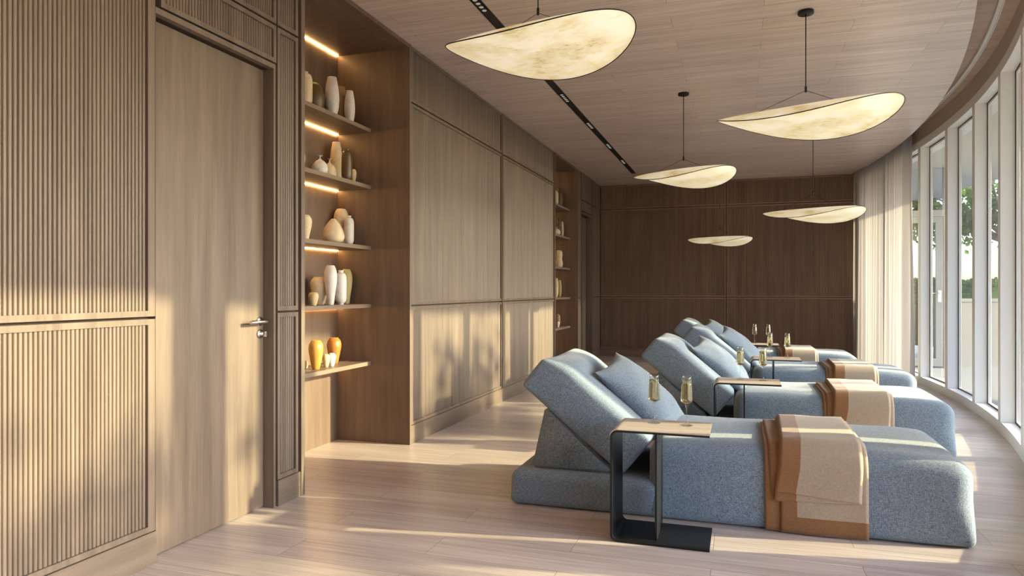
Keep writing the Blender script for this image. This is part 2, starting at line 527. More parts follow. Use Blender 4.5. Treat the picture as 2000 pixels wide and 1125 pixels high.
def fluted_y(y0, y1, z0, z1, fl=0.024, fr=0.024, fb=0.026, ft=0.026, pitch=0.0195, name='fluted_panel', parent=None, slats=True):
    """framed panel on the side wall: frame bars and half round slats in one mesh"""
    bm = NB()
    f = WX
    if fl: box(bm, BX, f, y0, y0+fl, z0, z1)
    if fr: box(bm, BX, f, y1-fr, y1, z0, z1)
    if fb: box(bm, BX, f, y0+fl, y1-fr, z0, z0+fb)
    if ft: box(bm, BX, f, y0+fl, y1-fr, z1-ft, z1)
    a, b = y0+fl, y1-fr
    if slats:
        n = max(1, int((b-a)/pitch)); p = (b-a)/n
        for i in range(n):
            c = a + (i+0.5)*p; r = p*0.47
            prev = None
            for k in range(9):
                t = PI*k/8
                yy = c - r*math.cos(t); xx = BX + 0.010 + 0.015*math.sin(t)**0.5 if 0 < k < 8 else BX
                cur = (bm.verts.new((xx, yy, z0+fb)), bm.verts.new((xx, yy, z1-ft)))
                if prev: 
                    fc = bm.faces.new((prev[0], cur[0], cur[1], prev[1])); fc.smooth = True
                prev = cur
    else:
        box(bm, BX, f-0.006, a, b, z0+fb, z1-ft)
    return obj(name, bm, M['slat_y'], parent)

BASE, MID, UP = 0.15, 1.127, 2.785
g = 0.006
TOPZ = H - 0.006
def column(y0, y1, zs, **kw):
    for z0, z1 in zs: fluted_y(y0, y1, z0, z1, parent=wall_left, **kw)
full = ((BASE+0.003, MID-g), (MID+g, UP-g), (UP+g, TOPZ))
column(-3.0, DOOR0, full, fl=0.0, fr=0.040)
column(DOOR0+0.035, 3.382, ((DTOP+0.04, UP-g), (UP+g, TOPZ)))
column(3.394, 3.590, full)
column(5.110, 7.365, full, fl=0.03, fr=0.02)
column(7.420, 9.672, full, fl=0.03, fr=0.02)
column(11.205, 11.455, full, fl=0.01, fr=0.01, fb=0.01, ft=0.01, slats=False)
column(11.475, 12.36, ((D2T+0.05, UP-g), (UP+g, TOPZ)), fl=0.01, fr=0.01, fb=0.01, ft=0.01, slats=False)
column(12.385, 13.10, full, fl=0.01, fr=0.01, fb=0.01, ft=0.01, slats=False)
bm = NB(); box(bm, BX, WX+0.004, 7.380, 7.405, BASE, TOPZ)
obj('divider_strip', bm, M['panel'], wall_left)

bm = NB()
for a, b in ((-3.0, 2.510), (3.392, 3.606), (5.098, 9.689), (11.192, 11.47), (12.37, 13.10)):
    box(bm, BX, WX+0.006, a, b, 0, BASE)
struct('baseboard_left', bm, M['panel_h'])

# ------------------------------------------------------------------ doors
def door(n, y0, y1, top, leafx):
    bm = NB()
    box(bm, leafx-0.04, leafx, y0+0.004, y1-0.018, 0.006, top-0.004)
    d = struct('door_%d' % n, bm, M['panel'])
    bm = NB()
    box(bm, -2.74, WX+0.002, y1-0.017, y1, 0, top)
    box(bm, -2.74, WX+0.002, y0-0.0, y0+0.002, 0, top)
    box(bm, BX, WX+0.002, y0, y1, top, top+0.028)
    obj('door_frame', bm, M['panel'], d)
    return d
d1 = door(1, DOOR0, DOOR1, DTOP, -2.620)
hy, hz = 3.321, 1.074
bm = NB()
xform_rose = Matrix.Translation((-2.620, hy, hz)) @ Matrix.Rotation(PI/2, 4, 'Y')
lathe(bm, [(0, 0), (0.026, 0), (0.026, 0.006), (0.024, 0.009), (0.0, 0.009)], n=32); xform(bm, xform_rose)
h = obj('door_handle', bm, M['chrome'], d1)
bm = NB()
tube(bm, [(-2.611, hy, hz), (-2.572, hy, hz), (-2.564, hy-0.004, hz), (-2.561, hy-0.012, hz), (-2.561, hy-0.146, hz)], 0.0105, 14)
obj('lever', bm, M['chrome'], h)
bm = NB()
lathe(bm, [(0, 0), (0.025, 0), (0.025, 0.007), (0.022, 0.010), (0.014, 0.011), (0.013, 0.026), (0, 0.026)], n=28)
xform(bm, Matrix.Translation((-2.620, hy+0.002, hz-0.071)) @ Matrix.Rotation(PI/2, 4, 'Y'))
lk = obj('lock_rose', bm, M['chrome'], d1)
bm = NB(); box(bm, -2.598, -2.575, hy+0.001, hy+0.011, hz-0.086, hz-0.058); bmesh.ops.bevel(bm, geom=bm.edges[:], offset=0.003, segments=2)
obj('thumb_turn', bm, M['chrome'], lk)
d2 = door(2, D2a, D2b, D2T, -2.66)
for yy in (11.62, 11.72):
    bm = NB()
    lathe(bm, [(0, 0), (0.008, 0), (0.008, 0.015), (0.018, 0.02), (0.018, 0.03), (0, 0.032)], n=16)
    xform(bm, Matrix.Translation((-2.66, yy, 1.07)) @ Matrix.Rotation(PI/2, 4, 'Y'))
    obj('door_knob', bm, M['black'], d2)

# ------------------------------------------------------------------ end wall
bm = NB()
box(bm, -3.4, 2.6, YB+0.035, 13.4, -0.02, TOP)
wall_back = struct('wall_back', bm, M['backing'])
def fluted_x(x0, x1, z0, z1, fl, fr, fb, ft, pitch=0.0215):
    bm = NB()
    b0, f = YB+0.035, YB
    if fl: box(bm, x0, x0+fl, f, b0, z0, z1, 1)
    if fr: box(bm, x1-fr, x1, f, b0, z0, z1, 1)
    if fb: box(bm, x0+fl, x1-fr, f, b0, z0, z0+fb, 1)
    if ft: box(bm, x0+fl, x1-fr, f, b0, z1-ft, z1, 1)
    a, b = x0+fl, x1-fr
    n = int((b-a)/pitch); p = (b-a)/n
    for i in range(n):
        c = a + (i+0.5)*p; r = p*0.36
        w = [(c-r, b0), (c-r, f+0.010), (c-r*0.6, f+0.005), (c+r*0.6, f+0.005), (c+r, f+0.010), (c+r, b0)]
        va = [bm.verts.new((x, y, z0+fb)) for x, y in w]; vb = [bm.verts.new((x, y, z1-ft)) for x, y in w]
        for k in range(5): bm.faces.new((va[k], va[k+1], vb[k+1], vb[k]))
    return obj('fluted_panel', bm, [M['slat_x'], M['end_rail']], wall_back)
for x0, x1, fl, fr in ((-2.545, -0.256, 0.0, 0.02), (-0.244, 2.10, 0.02, 0.0)):
    for z0, z1 in ((BASE+0.004, MID-g), (MID+g, UP-g), (UP+g, TOPZ)):
        fluted_x(x0, x1, z0, z1, fl, fr, 0.024, 0.024)
bm = NB(); box(bm, -2.545, 2.1, YB-0.006, YB+0.035, 0, BASE)
struct('baseboard_back', bm, M['end_rail'])

# wall behind the camera
bm = NB(); box(bm, -3.4, 2.8, -3.2, -3.0, 0, TOP)
struct('wall_front', bm, M['panel'])

# ------------------------------------------------------------------ window wall
bm = NB()
Y0W, Y1W = 3.62, 13.30
arc_strip(bm, Y0W, Y1W, 0.0, 0.16, 0.0, 0.098, 60)
arc_strip(bm, Y0W, Y1W, 0.0, 0.30, 3.160, 3.255, 60, 1)
posts = [3.66, 4.18] + [7.17 + 1.125*k for k in range(-2, 6)]
PW = 0.055
for yc in posts:
    pw = 0.10 if abs(yc-4.18) < 1e-6 else PW
    arc_strip(bm, yc-pw, yc+pw, 0.0, 0.145, 0.098, 3.160, 2, 0)
# return and straight run beside and behind the camera
box(bm, 1.24, 2.30, 3.54, 3.64, 0, TOP)
box(bm, 2.24, 2.45, 3.545, 3.64, 0, 0.118)
box(bm, 2.20, 2.45, -3.0, 3.54, 0, 0.118)
box(bm, 2.20, 2.45, -3.0, 3.54, 3.160, TOP)
for yc in (2.27, 1.15, 0.03, -1.09, -2.21):
    box(bm, 2.20, 2.36, yc-PW, yc+PW, 0.118, 3.160)
wall_right = struct('wall_right', bm, [M['white'], M['white']])
bm = NB(); arc_strip(bm, Y0W, Y1W, 0.012, 0.30, 3.255, TOP, 60)
struct('trim_1', bm, M['fascia'])

def win_unit(n, pa, pb):
    """pa, pb: ends of the glazing line (x, y)"""
    a = Vector((pa[0], pa[1], 0)); b = Vector((pb[0], pb[1], 0))
    t = (b-a).normalized(); nrm = Vector((-t.y, t.x, 0)); L = (b-a).length
    z0, z1 = 0.0985, 3.158
    def bar(bm, u0, u1, w0, w1, z_0, z_1, mi=0):
        vs_ = []
        for z in (z_0, z_1):
            for u, w in ((u0, w0), (u1, w0), (u1, w1), (u0, w1)):
                p = a + t*u + nrm*w; vs_.append(bm.verts.new((p.x, p.y, z)))
        for f in ((0,3,2,1),(4,5,6,7),(0,1,5,4),(1,2,6,5),(2,3,7,6),(3,0,4,7)):
            bm.faces.new([vs_[i] for i in f]).material_index = mi
    root = NB()
    fw = 0.022
    bar(root, 0.004, fw, 0.0, 0.022, z0, z1); bar(root, L-fw, L-0.004, 0.0, 0.022, z0, z1)
    bar(root, fw, L-fw, 0.0, 0.022, z0, z0+0.014); bar(root, fw, L-fw, 0.0, 0.022, z1-0.03, z1)
    w = struct('window_%d' % n, root, M['white'])
    gk = NB()
    for u0, u1, zz0, zz1 in ((0.0, 0.007, z0, z1), (L-0.007, L, z0, z1), (0.012, L-0.012, z1-0.008, z1), (0.012, L-0.012, z0, z0+0.006)):
        bar(gk, u0, u1, -0.006, -0.0005, zz0, zz1)
    obj('gasket', gk, M['gasket'], w)
    gp = NB()
    bar(gp, fw-0.003, L-fw+0.004, 0.010, 0.016, z0+0.012, z1-0.026)
    obj('glass_pane', gp, M['glass'], w)
k = 1
for ya, yb in zip(posts[::-1][1:], posts[::-1]):
    lo, hi = ya+PW, yb-PW
    if abs(ya-4.18) < 1e-6: lo += 0.045
    if abs(yb-4.18) < 1e-6: hi -= 0.045
    if hi-lo > 0.2:
        win_unit(k, win_p(hi, 0.112), win_p(lo, 0.112)); k += 1
for ya, yb in zip((2.27, 1.15, 0.03, -1.09, -2.21), (3.59, 2.27, 1.15, 0.03, -1.09)):
    win_unit(k, (2.29, yb-PW), (2.29, ya+PW)); k += 1

# ------------------------------------------------------------------ terrace
def can_x(y): return max(4.15, 4.97 - (y-9.6)**2/44.0)
bm = NB()
yy = [-3.2 + (19.0+3.2)*i/60 for i in range(61)]
inner = []
for y in yy:
    if y < 3.62: inner.append((2.42, y))
    elif y <= 13.3: p = win_p(y, 0.28); inner.append((p[0], y))
    else: inner.append((2.0, y))
prism(bm, inner + [(can_x(y), y) for y in yy[::-1]], 3.25, 3.55)
struct('terrace_soffit', bm, M['soffit'])
bm = NB(); prism(bm, [(2.0, -4), (60, -4), (60, 60), (-10, 60), (-10, 13.4), (1.9, 13.4)], -0.14, -0.012)
struct('terrace_paving', bm, M['paving'])
# parapet at the end of the terrace
pa, pb = Vector((3.16, 13.00, 0)), Vector((12.0, 18.1, 0))
t = (pb-pa).normalized(); nn = Vector((-t.y, t.x, 0))
bm = NB()
def quad_prism(bm, a, b, w0, w1, z0, z1):
    prism(bm, [((a+nn*w0).x, (a+nn*w0).y), ((b+nn*w0).x, (b+nn*w0).y), ((b+nn*w1).x, (b+nn*w1).y), ((a+nn*w1).x, (a+nn*w1).y)], z0, z1)
quad_prism(bm, pa, pb, 0.0, 0.22, -0.02, 1.06)
par = struct('parapet_wall', bm, M['concrete'])
bm = NB(); quad_prism(bm, pa, pb, -0.015, 0.25, 1.06, 1.115)
obj('coping', bm, M['concrete'], par)
bm = NB()
box(bm, -2.0, 2.0, 13.4, 13.6, -0.02, TOP)
struct('terrace_wall', bm, M['soffit'])

def add_leaf(bm, p, s, d, rnd, mi=0):
    """a folded pointed-oval leaf of length s"""
    d = d.normalized()
    u = d.cross(Vector((rnd.uniform(-1, 1), rnd.uniform(-1, 1), rnd.uniform(-1, 1))))
    if u.length < 1e-3: u = Vector((1, 0, 0))
    u.normalize(); w = d.cross(u)
    base = p; tip = p + d*s
    m1 = p + d*s*0.4 + w*s*0.06
    l = p + d*s*0.45 + u*s*0.36; r = p + d*s*0.45 - u*s*0.36
    l2 = p + d*s*0.78 + u*s*0.24; r2 = p + d*s*0.78 - u*s*0.24
    V = [bm.verts.new(q) for q in (base, l, l2, tip, r2, r, m1)]
    for f in ((0, 6, 1), (1, 6, 3, 2), (0, 5, 6), (5, 4, 3, 6)):
        bm.faces.new([V[i] for i in f]).material_index = mi

rnd = random.Random(3)
bm = NB()
for i in range(11000):
    u = rnd.random()**2.6; L = (pb-pa).length
    p = pa + t*(u*L) + nn*rnd.uniform(0.22, 0.75)
    z = 1.0 + 0.42*rnd.random()**0.6 + 0.02*math.sin(u*61)
    add_leaf(bm, Vector((p.x, p.y, z)), rnd.uniform(0.035, 0.07), Vector((rnd.uniform(-1, 1), rnd.uniform(-1, 1), rnd.uniform(-0.3, 1))), rnd)
hedge = obj('hedge', bm, M['hedge'])
tag(hedge, 'clipped dark green hedge growing along the top of the concrete parapet', 'hedge')
bm = NB()
quad_prism(bm, pa + t*0.05, pb, 0.27, 0.70, 0.3, 1.36)
obj('inner_growth', bm, M['hedge'], hedge)

def tree(name, loc, height, crown_c, crown_r, n_br, n_leaf, leaf_s, seed, label, droop=0.2):
    r = random.Random(seed)
    root = empty(name, loc)
    tag(root, label, 'tree')
    tr = NB(); fo = NB()
    top = Vector(crown_c) - Vector(loc) ; cr = Vector(crown_r)
    base = Vector((0, 0, 0)); fork = Vector((top.x*0.6, top.y*0.6, top.z - cr.z*0.75))
    tube(tr, [base, base.lerp(fork, 0.5)+Vector((0.05, -0.04, 0)), fork], [0.13, 0.10, 0.085], 10)
    for i in range(n_br):
        a = 2*PI*i/n_br + r.uniform(-0.3, 0.3); e = r.uniform(-0.35, 0.9)
        tip = top + Vector((cr.x*math.cos(a)*math.cos(e), cr.y*math.sin(a)*math.cos(e), cr.z*math.sin(e)))*r.uniform(0.75, 1)
        mid = fork.lerp(tip, 0.5) + Vector((r.uniform(-.15, .15), r.uniform(-.15, .15), 0.18))
        pts = [fork, fork.lerp(mid, 0.5)+Vector((0, 0, .05)), mid, mid.lerp(tip, 0.5)+Vector((0, 0, 0.04)), tip]
        tube(tr, pts, [0.055, 0.042, 0.032, 0.022, 0.008], 7)
        for j in range(4):
            s0 = pts[1].lerp(pts[4], r.uniform(0.2, 0.95))
            tw = s0 + Vector((r.uniform(-1, 1), r.uniform(-1, 1), r.uniform(-0.7, 0.6)))*0.55*min(cr)
            tube(tr, [s0, s0.lerp(tw, 0.5)+Vector((0, 0, 0.04)), tw], [0.016, 0.011, 0.005], 5)
            for q in range(max(1, n_leaf//(n_br*4))):
                f = r.random()**0.7
                pl = s0.lerp(tw, f) + Vector((r.gauss(0, 1), r.gauss(0, 1), r.gauss(0, 1)))*0.16*min(cr)
                add_leaf(fo, pl, leaf_s*r.uniform(0.7, 1.2), Vector((r.uniform(-1, 1), r.uniform(-1, 1), r.uniform(-0.9, 0.5)-droop)), r)
    obj('trunk', tr, M['bark'], root)
    obj('foliage', fo, M['leaf'], root)
    return root
tree('broadleaf_tree', (6.6, 18.3, -0.02), 5, (5.2, 17.9, 3.15), (2.3, 1.3, 1.2), 15, 6000, 0.115, 5,
     'broad-leaved green tree seen through the windows behind the parapet', 0.5)
tree('terrace_tree', (10.6, 3.6, -0.02), 5, (10.6, 4.2, 4.15), (1.4, 1.7, 0.95), 10, 230, 0.30, 11,
     'broad-leaved tree standing out on the terrace before the near windows')
tree('courtyard_tree', (10.8, 8.7, -0.02), 5, (10.6, 8.5, 4.05), (1.3, 1.15, 0.9), 9, 170, 0.30, 23,
     'broad-leaved tree standing out on the terrace before the middle windows')
for cx_, cy_, r_, lab in ((3.75, 9.135, 0.37, 'unseen round white column added outside the far windows to cast a shadow'), (3.35, 5.03, 0.315, 'slimmer unseen round column added outside the near windows to cast a shadow')):  # out-of-view columns added to block sun, darkening bands on side wall and first daybed
    bm = NB(); lathe(bm, [(r_, -0.02), (r_, 3.26)], cx_, cy_, 0, 40)
    tag(obj('shadow_column', bm, M['white']), lab, 'column')

# glazed door at the end of the terrace
gx0, gx1, gy = 2.12, 3.13, 12.93
bm = NB()
box(bm, gx0-0.08, gx0, gy-0.04, gy+0.06, 0, 3.25); box(bm, gx1, gx1+0.06, gy-0.04, gy+0.06, 0, 3.25)
box(bm, gx0, gx1, gy-0.04, gy+0.06, 2.46, 2.56)
d3 = struct('door_3', bm, M['outer_frame'])
bm = NB()
box(bm, gx0+0.006, gx0+0.10, gy-0.02, gy+0.03, 0.01, 2.455); box(bm, gx1-0.105, gx1-0.006, gy-0.02, gy+0.03, 0.01, 2.455)
box(bm, gx0+0.10, gx1-0.105, gy-0.02, gy+0.03, 0.01, 0.14); box(bm, gx0+0.10, gx1-0.105, gy-0.02, gy+0.03, 2.36, 2.455)
leaf = obj('door_leaf', bm, M['outer_frame'], d3)
bm = NB(); box(bm, gx0+0.09, gx1-0.095, gy, gy+0.008, 0.13, 2.37); box(bm, gx0, gx1, gy, gy+0.008, 2.56, 3.25)
obj('glass_pane', bm, M['glass'], d3)
bm = NB(); tube(bm, [(gx1-0.055, gy-0.02, 1.205), (gx1-0.055, gy-0.065, 1.205), (gx1-0.07, gy-0.072, 1.205), (gx1-0.20, gy-0.072, 1.205)], 0.011, 10)
box(bm, gx1-0.08, gx1-0.03, gy-0.026, gy-0.019, 1.06, 1.25)
obj('door_handle', bm, M['chrome'], leaf)

# ------------------------------------------------------------------ curtain and its track
bm = NB()
n = 420; rows = 14
y0c, y1c = 10.60, 13.06
prev = None
for i in range(n+1):
    u = i/n
    y = y0c + (y1c-y0c)*u
    ph = 2*PI*u*21 + 1.4*math.sin(u*9.0)
    amp = 0.042 + 0.018*math.sin(u*23+1)
    cur = []
    for j in range(rows+1):
        v = j/rows
        z = 0.012 + (3.425-0.012)*v
        spread = 1.0 + 0.30*(1-v)**1.5
        off = -0.115 + amp*spread*math.sin(ph + 0.35*math.sin(v*3+u*8)*(1-v)) + 0.010*math.sin(ph*2.3+v*2)
        yy_ = y - 0.05*(1-v)**2*(1-u)*math.exp(-u*8)
        p = win_p(yy_, off)
        cur.append(bm.verts.new((p[0], p[1], z)))
    if prev:
        for j in range(rows):
            bm.faces.new((prev[j], cur[j], cur[j+1], prev[j+1])).smooth = True
    prev = cur
cu = obj('curtain', bm, M['curtain'], None, True)
tag(cu, 'floor-length white sheer curtain hanging in folds in front of the far windows', 'curtain')
bm = NB()
arc_strip(bm, 3.9, 13.08, -0.135, -0.128, 3.428, TOP-0.001, 60); arc_strip(bm, 3.9, 13.08, -0.102, -0.095, 3.428, TOP-0.001, 60)
arc_strip(bm, 3.9, 13.08, -0.128, -0.102, 3.445, TOP-0.001, 60)
ct = obj('curtain_track', bm, M['white'])
tag(ct, 'curved pale metal curtain track in the ceiling recess above the windows', 'curtain track')

# ------------------------------------------------------------------ display niches
SH = (2.583, 2.115, 1.616, 1.140, 0.667)
def niche(ya, yb, tl, tr_, front, label, grp):
    """built-in shelving: outer faces ya..yb, side panels tl / tr_ thick, shelf front at x=front"""
    xb, fx = -3.246, WX+0.004
    root = empty('display_niche', (-2.9, (ya+yb)/2, 0))
    tag(root, label, 'shelving', grp)
    o = Vector(root.location)
    def part(name, bm, m, parent=root):
        bmesh.ops.translate(bm, verts=bm.verts, vec=-o)
        return obj(name, bm, m, parent)
    bm = NB(); box(bm, xb, -3.211, ya+tl, yb-tr_, 0, 3.215); part('back_panel', bm, M['niche'])
    bm = NB(); box(bm, xb, fx, ya, ya+tl, 0, H-0.001); part('side_panel', bm, M['niche'])
    bm = NB(); box(bm, xb, fx, yb-tr_, yb, 0, H-0.001); part('side_panel', bm, M['niche'])
    bm = NB(); box(bm, fx, fx+0.003, ya, ya+tl, 0, H-0.001); part('edge_strip', bm, M['panel'])
    bm = NB(); box(bm, fx, fx+0.003, yb-tr_, yb, 0, H-0.001); part('edge_strip', bm, M['panel'])
    bm = NB(); box(bm, xb, fx, ya+tl, yb-tr_, 3.215, H-0.001); tp = part('top_panel', bm, M['niche'])
    bm = NB(); box(bm, -3.209, -3.199, ya+tl+0.01, yb-tr_-0.012, 3.207, 3.2148); part('light_strip', bm, M['led'], tp)
    for i, z in enumerate(SH):
        bm = NB(); box(bm, -3.2105, front, ya+tl+0.0005, yb-tr_-0.0005, z-0.031, z)
        s = part('shelf', bm, M['shelf'])
        if i < 5:
            bm = NB(); box(bm, -3.209, -3.199, ya+tl+0.01, yb-tr_-0.012, z-0.0385, z-0.0312); part('light_strip', bm, M['led'], s)
    return root
niche(N1a, N1b, 0.036, 0.026, -2.896, 'oak niche with five lit shelves of pottery beside the large plain door', None)
niche(N2a, N2b, 0.030, 0.020, -2.675, 'narrow-looking oak niche with pottery shelves near the far end of the side wall', None)

# vases: pixel column and top of each in the photograph were turned into place and size
F, V0, HC = 1355.0, 567.0, 1.252
sn, cs = math.sin(YAW), math.cos(YAW)
def col_at_x(u, x):
    a = (u-1000)/F
    k_ = x/(a*cs-sn)
    return (sn*a+cs)*k_
def depth_of(x, y): return -sn*x + cs*y
PROF = {
 'cigar': [(.42,0),(.60,.03),(.86,.18),(1,.38),(.98,.58),(.86,.78),(.70,.92),(.62,1)],
 'capsule': [(.45,0),(.72,.03),(.92,.10),(1,.22),(1,.62),(.95,.80),(.76,.91),(.42,.945),(.38,.97),(.42,1)],
 'ball': [(.35,0),(.65,.06),(.90,.22),(1,.45),(.93,.68),(.70,.88),(.40,.97),(.25,1)],
 'egg': [(.45,0),(.52,.05),(.72,.30),(.92,.52),(1,.70),(.95,.83),(.78,.93),(.56,1)],
 'onion': [(.45,0),(.78,.05),(.97,.18),(1,.32),(.86,.55),(.58,.78),(.32,.93),(.16,1)],
 'jar': [(.45,0),(.56,.06),(.80,.35),(.98,.62),(1,.75),(.90,.88),(.66,.965),(.58,1)],
 'flare': [(.45,0),(.78,.06),(.97,.22),(1,.36),(.86,.55),(.55,.70),(.20,.79),(.09,.86),(.08,.93),(.11,.97),(.36,1)],
 'bottle': [(.48,0),(.50,.025),(.46,.03),(.80,.08),(.97,.17),(1,.30),(1,.70),(.93,.83),(.70,.905),(.46,.925),(.44,.97),(.48,1)],
 'gourd': [(.55,0),(.85,.06),(1,.20),(.97,.32),(.82,.44),(.78,.52),(.86,.66),(.88,.80),(.76,.92),(.5,1)],
}
def vase(u, hw, vtop, shelf, kind, mat, x, label, grp):
    y = col_at_x(u, x); D = depth_of(x, y); z = SH[shelf]
    r = hw*D/F; hgt = HC - (vtop-V0)*D/F - z
    bm = NB()
    pr = PROF[kind]
    # smooth the profile
    P = []
    for i in range(len(pr)-1):
        for s_ in range(3):
            tt = s_/3
            p0 = pr[max(i-1, 0)]; p1 = pr[i]; p2 = pr[i+1]; p3 = pr[min(i+2, len(pr)-1)]
            q = [0.5*((2*p1[c]) + (-p0[c]+p2[c])*tt + (2*p0[c]-5*p1[c]+4*p2[c]-p3[c])*tt*tt + (-p0[c]+3*p1[c]-3*p2[c]+p3[c])*tt**3) for c in (0, 1)]
            P.append((max(q[0], 0.03)*r, max(0, min(q[1], 1))*hgt))
    P.append((pr[-1][0]*r, hgt))
    rim = pr[-1][0]*r
    dp = 0.003 if kind == 'flare' else 0.02
    P = [(0, 0)] + P + [(rim*0.80, hgt-0.001), (rim*0.66, hgt-dp), (0, hgt-dp-0.001)]
    lathe(bm, P, 0, 0, 0, 30)
    o = obj('vase', bm, M[mat])
    o.location = (x, y, z + 0.0005)
    tag(o, label, 'vase', grp)
    return o
G = ['pottery on the top shelf of the near niche', 'pottery on the second shelf of the near niche', 'pottery on the middle shelf of the near niche',
     'pottery on the fourth shelf of the near niche', 'pottery on the lowest shelf of the near niche']
for a in (
 (596, 14, 140.5, 0, 'capsule', 'v_cream', -2.985, 'cream vase half hidden at the left end of the near niche top shelf'),
 (613.5, 20, 162, 0, 'ball', 'v_brown', -3.07, 'round dark brown vase on the top shelf of the near niche'),
 (648.5, 13.8, 151.5, 0, 'cigar', 'v_white', -2.99, 'tallest white vase on the top shelf of the near niche'),
 (667, 10.5, 170, 0, 'cigar', 'v_taupe', -3.07, 'slim taupe brown vase between two white ones on the top shelf'),
 (683, 10.3, 178, 0, 'cigar', 'v_white', -2.975, 'smaller white vase at the right end of the near niche top shelf'),
 (587, 8.6, 284, 1, 'cigar', 'v_white', -2.985, 'white vase showing only a sliver at the left of the second shelf'),
 (625, 15, 304, 1, 'flare', 'v_white', -2.985, 'squat white vase with thin flared neck on the second shelf'),
 (643.5, 13.6, 310.5, 1, 'flare', 'v_cream', -3.045, 'small cream vase with flared neck behind the squat white one'),
 (657, 12.2, 278, 1, 'cigar', 'v_cream', -3.12, 'tall cream vase on the second shelf of the near niche'),
 (677.5, 10.2, 291.5, 1, 'capsule', 'v_brown', -2.945, 'tall dark brown bottle vase on the second shelf'),
 (690, 6.5, 331, 1, 'egg', 'v_sand', -2.992, 'small sand vase peeping out behind the dark brown bottle vase'),
 (596.5, 12.6, 420, 2, 'egg', 'v_cream', -2.99, 'cream egg-shaped vase at the left end of the middle shelf'),
 (651, 21.3, 427.5, 2, 'onion', 'v_cream', -2.985, 'wide onion-shaped cream vase on the middle shelf'),
 (666.5, 14.6, 408.5, 2, 'egg', 'v_cream', -3.135, 'tall cream vase behind the onion-shaped one on the middle shelf'),
 (681.5, 9.6, 421.5, 2, 'bottle', 'v_white', -3.03, 'slim white bottle vase at the right of the middle shelf'),
 (612.5, 9.7, 571, 3, 'jar', 'v_sand', -2.94, 'tiny cream jar in front on the fourth shelf'),
 (624, 17.8, 541, 3, 'jar', 'v_cream', -3.085, 'wide cream jar behind the tiny one on the fourth shelf'),
 (645.8, 12.4, 518.5, 3, 'egg', 'v_white', -2.975, 'tall white vase at the middle of the fourth shelf'),
 (665.5, 11.2, 528, 3, 'bottle', 'v_white', -2.965, 'white bottle vase with footed base on the fourth shelf'),
 (677, 11.3, 526, 3, 'egg', 'v_olive', -3.09, 'tall olive vase behind the white bottle vase on the fourth shelf'),
 (617, 14.2, 664.5, 4, 'jar', 'v_ochre', -2.985, 'ochre glazed vase on the lowest shelf of the near niche'),
 (652.5, 13.8, 659.5, 4, 'jar', 'v_amber', -3.075, 'reddish amber glazed vase on the lowest shelf of the near niche'),
 (637, 7.6, 692, 4, 'jar', 'v_sand', -2.995, 'tiny sand jar between the amber vases on the lowest shelf'),
 (648, 8.1, 690, 4, 'jar', 'v_white', -2.985, 'tiny white jar before the amber vase on the lowest shelf'),
 (597.5, 4.2, 704, 4, 'ball', 'v_sand', -3.09, 'tiny sand ball pot at the left edge of the lowest shelf'),
): vase(*a, G[a[3]])
G2 = 'pottery in the far niche'
for a in (
 (1086, 4.6, 372.5, 0, 'capsule', 'v_cream', -2.74, 'cream capsule vase on the top shelf of the far niche'),
 (1092.5, 7.8, 367, 0, 'ball', 'v_brown', -2.83, 'dark brown ball vase behind the cream one in the far niche'),
 (1087.5, 7, 443, 1, 'flare', 'v_white', -2.74, 'white flared-neck vase on the second shelf of the far niche'),
 (1091.5, 5.2, 426.5, 1, 'capsule', 'v_brown', -2.84, 'dark brown capsule vase on the second shelf of the far niche'),
 (1098, 3.2, 433, 1, 'cigar', 'v_cream', -2.80, 'slim cream vase on the second shelf of the far niche'),
 (1092, 7.4, 489, 2, 'gourd', 'v_cream', -2.80, 'cream gourd-shaped vase on the middle shelf of the far niche'),
 (1086.5, 4.0, 543.5, 3, 'cigar', 'v_cream', -2.74, 'cream vase on the fourth shelf of the far niche'),
 (1093, 4.0, 547, 3, 'cigar', 'v_olive', -2.82, 'olive vase on the fourth shelf of the far niche'),
 (1089.5, 5.0, 613, 4, 'capsule', 'v_taupe', -2.83, 'brown vase on the lowest shelf of the far niche'),
 (1090, 2.9, 628, 4, 'jar', 'v_white', -2.73, 'small white jar on the lowest shelf of the far niche'),
): vase(*a, G2)

# ------------------------------------------------------------------ ceiling track with spot clusters
tk = empty('recessed_light_track', (-1.732, 5.0, H))
tag(tk, 'long black recessed light track with spot clusters along the ceiling', 'track light')
bm = NB(); box(bm, -0.030, 0.030, -6.5, 6.88, -0.003, -0.0004)
box(bm, -0.036, -0.030, -6.5, 6.88, -0.006, -0.0004); box(bm, 0.030, 0.036, -6.5, 6.88, -0.006, -0.0004)
obj('channel', bm, M['black'], tk)
for yc in (3.3, 4.5, 6.99, 8.26, 9.52, 10.75):
    bm = NB(); box(bm, -0.024, 0.024, yc-5.0-0.165, yc-5.0+0.165, -0.006, -0.0031)
    s = obj('spot_cluster', bm, M['black'], tk)
    for j in range(5):
        bm = NB(); lathe(bm, [(0, -0.0068), (0.011, -0.0068), (0.015, -0.0085), (0.017, -0.006)], 0, yc-5.0-0.124+0.062*j, 0, 16)
        obj('lens', bm, [M['spot']], s)

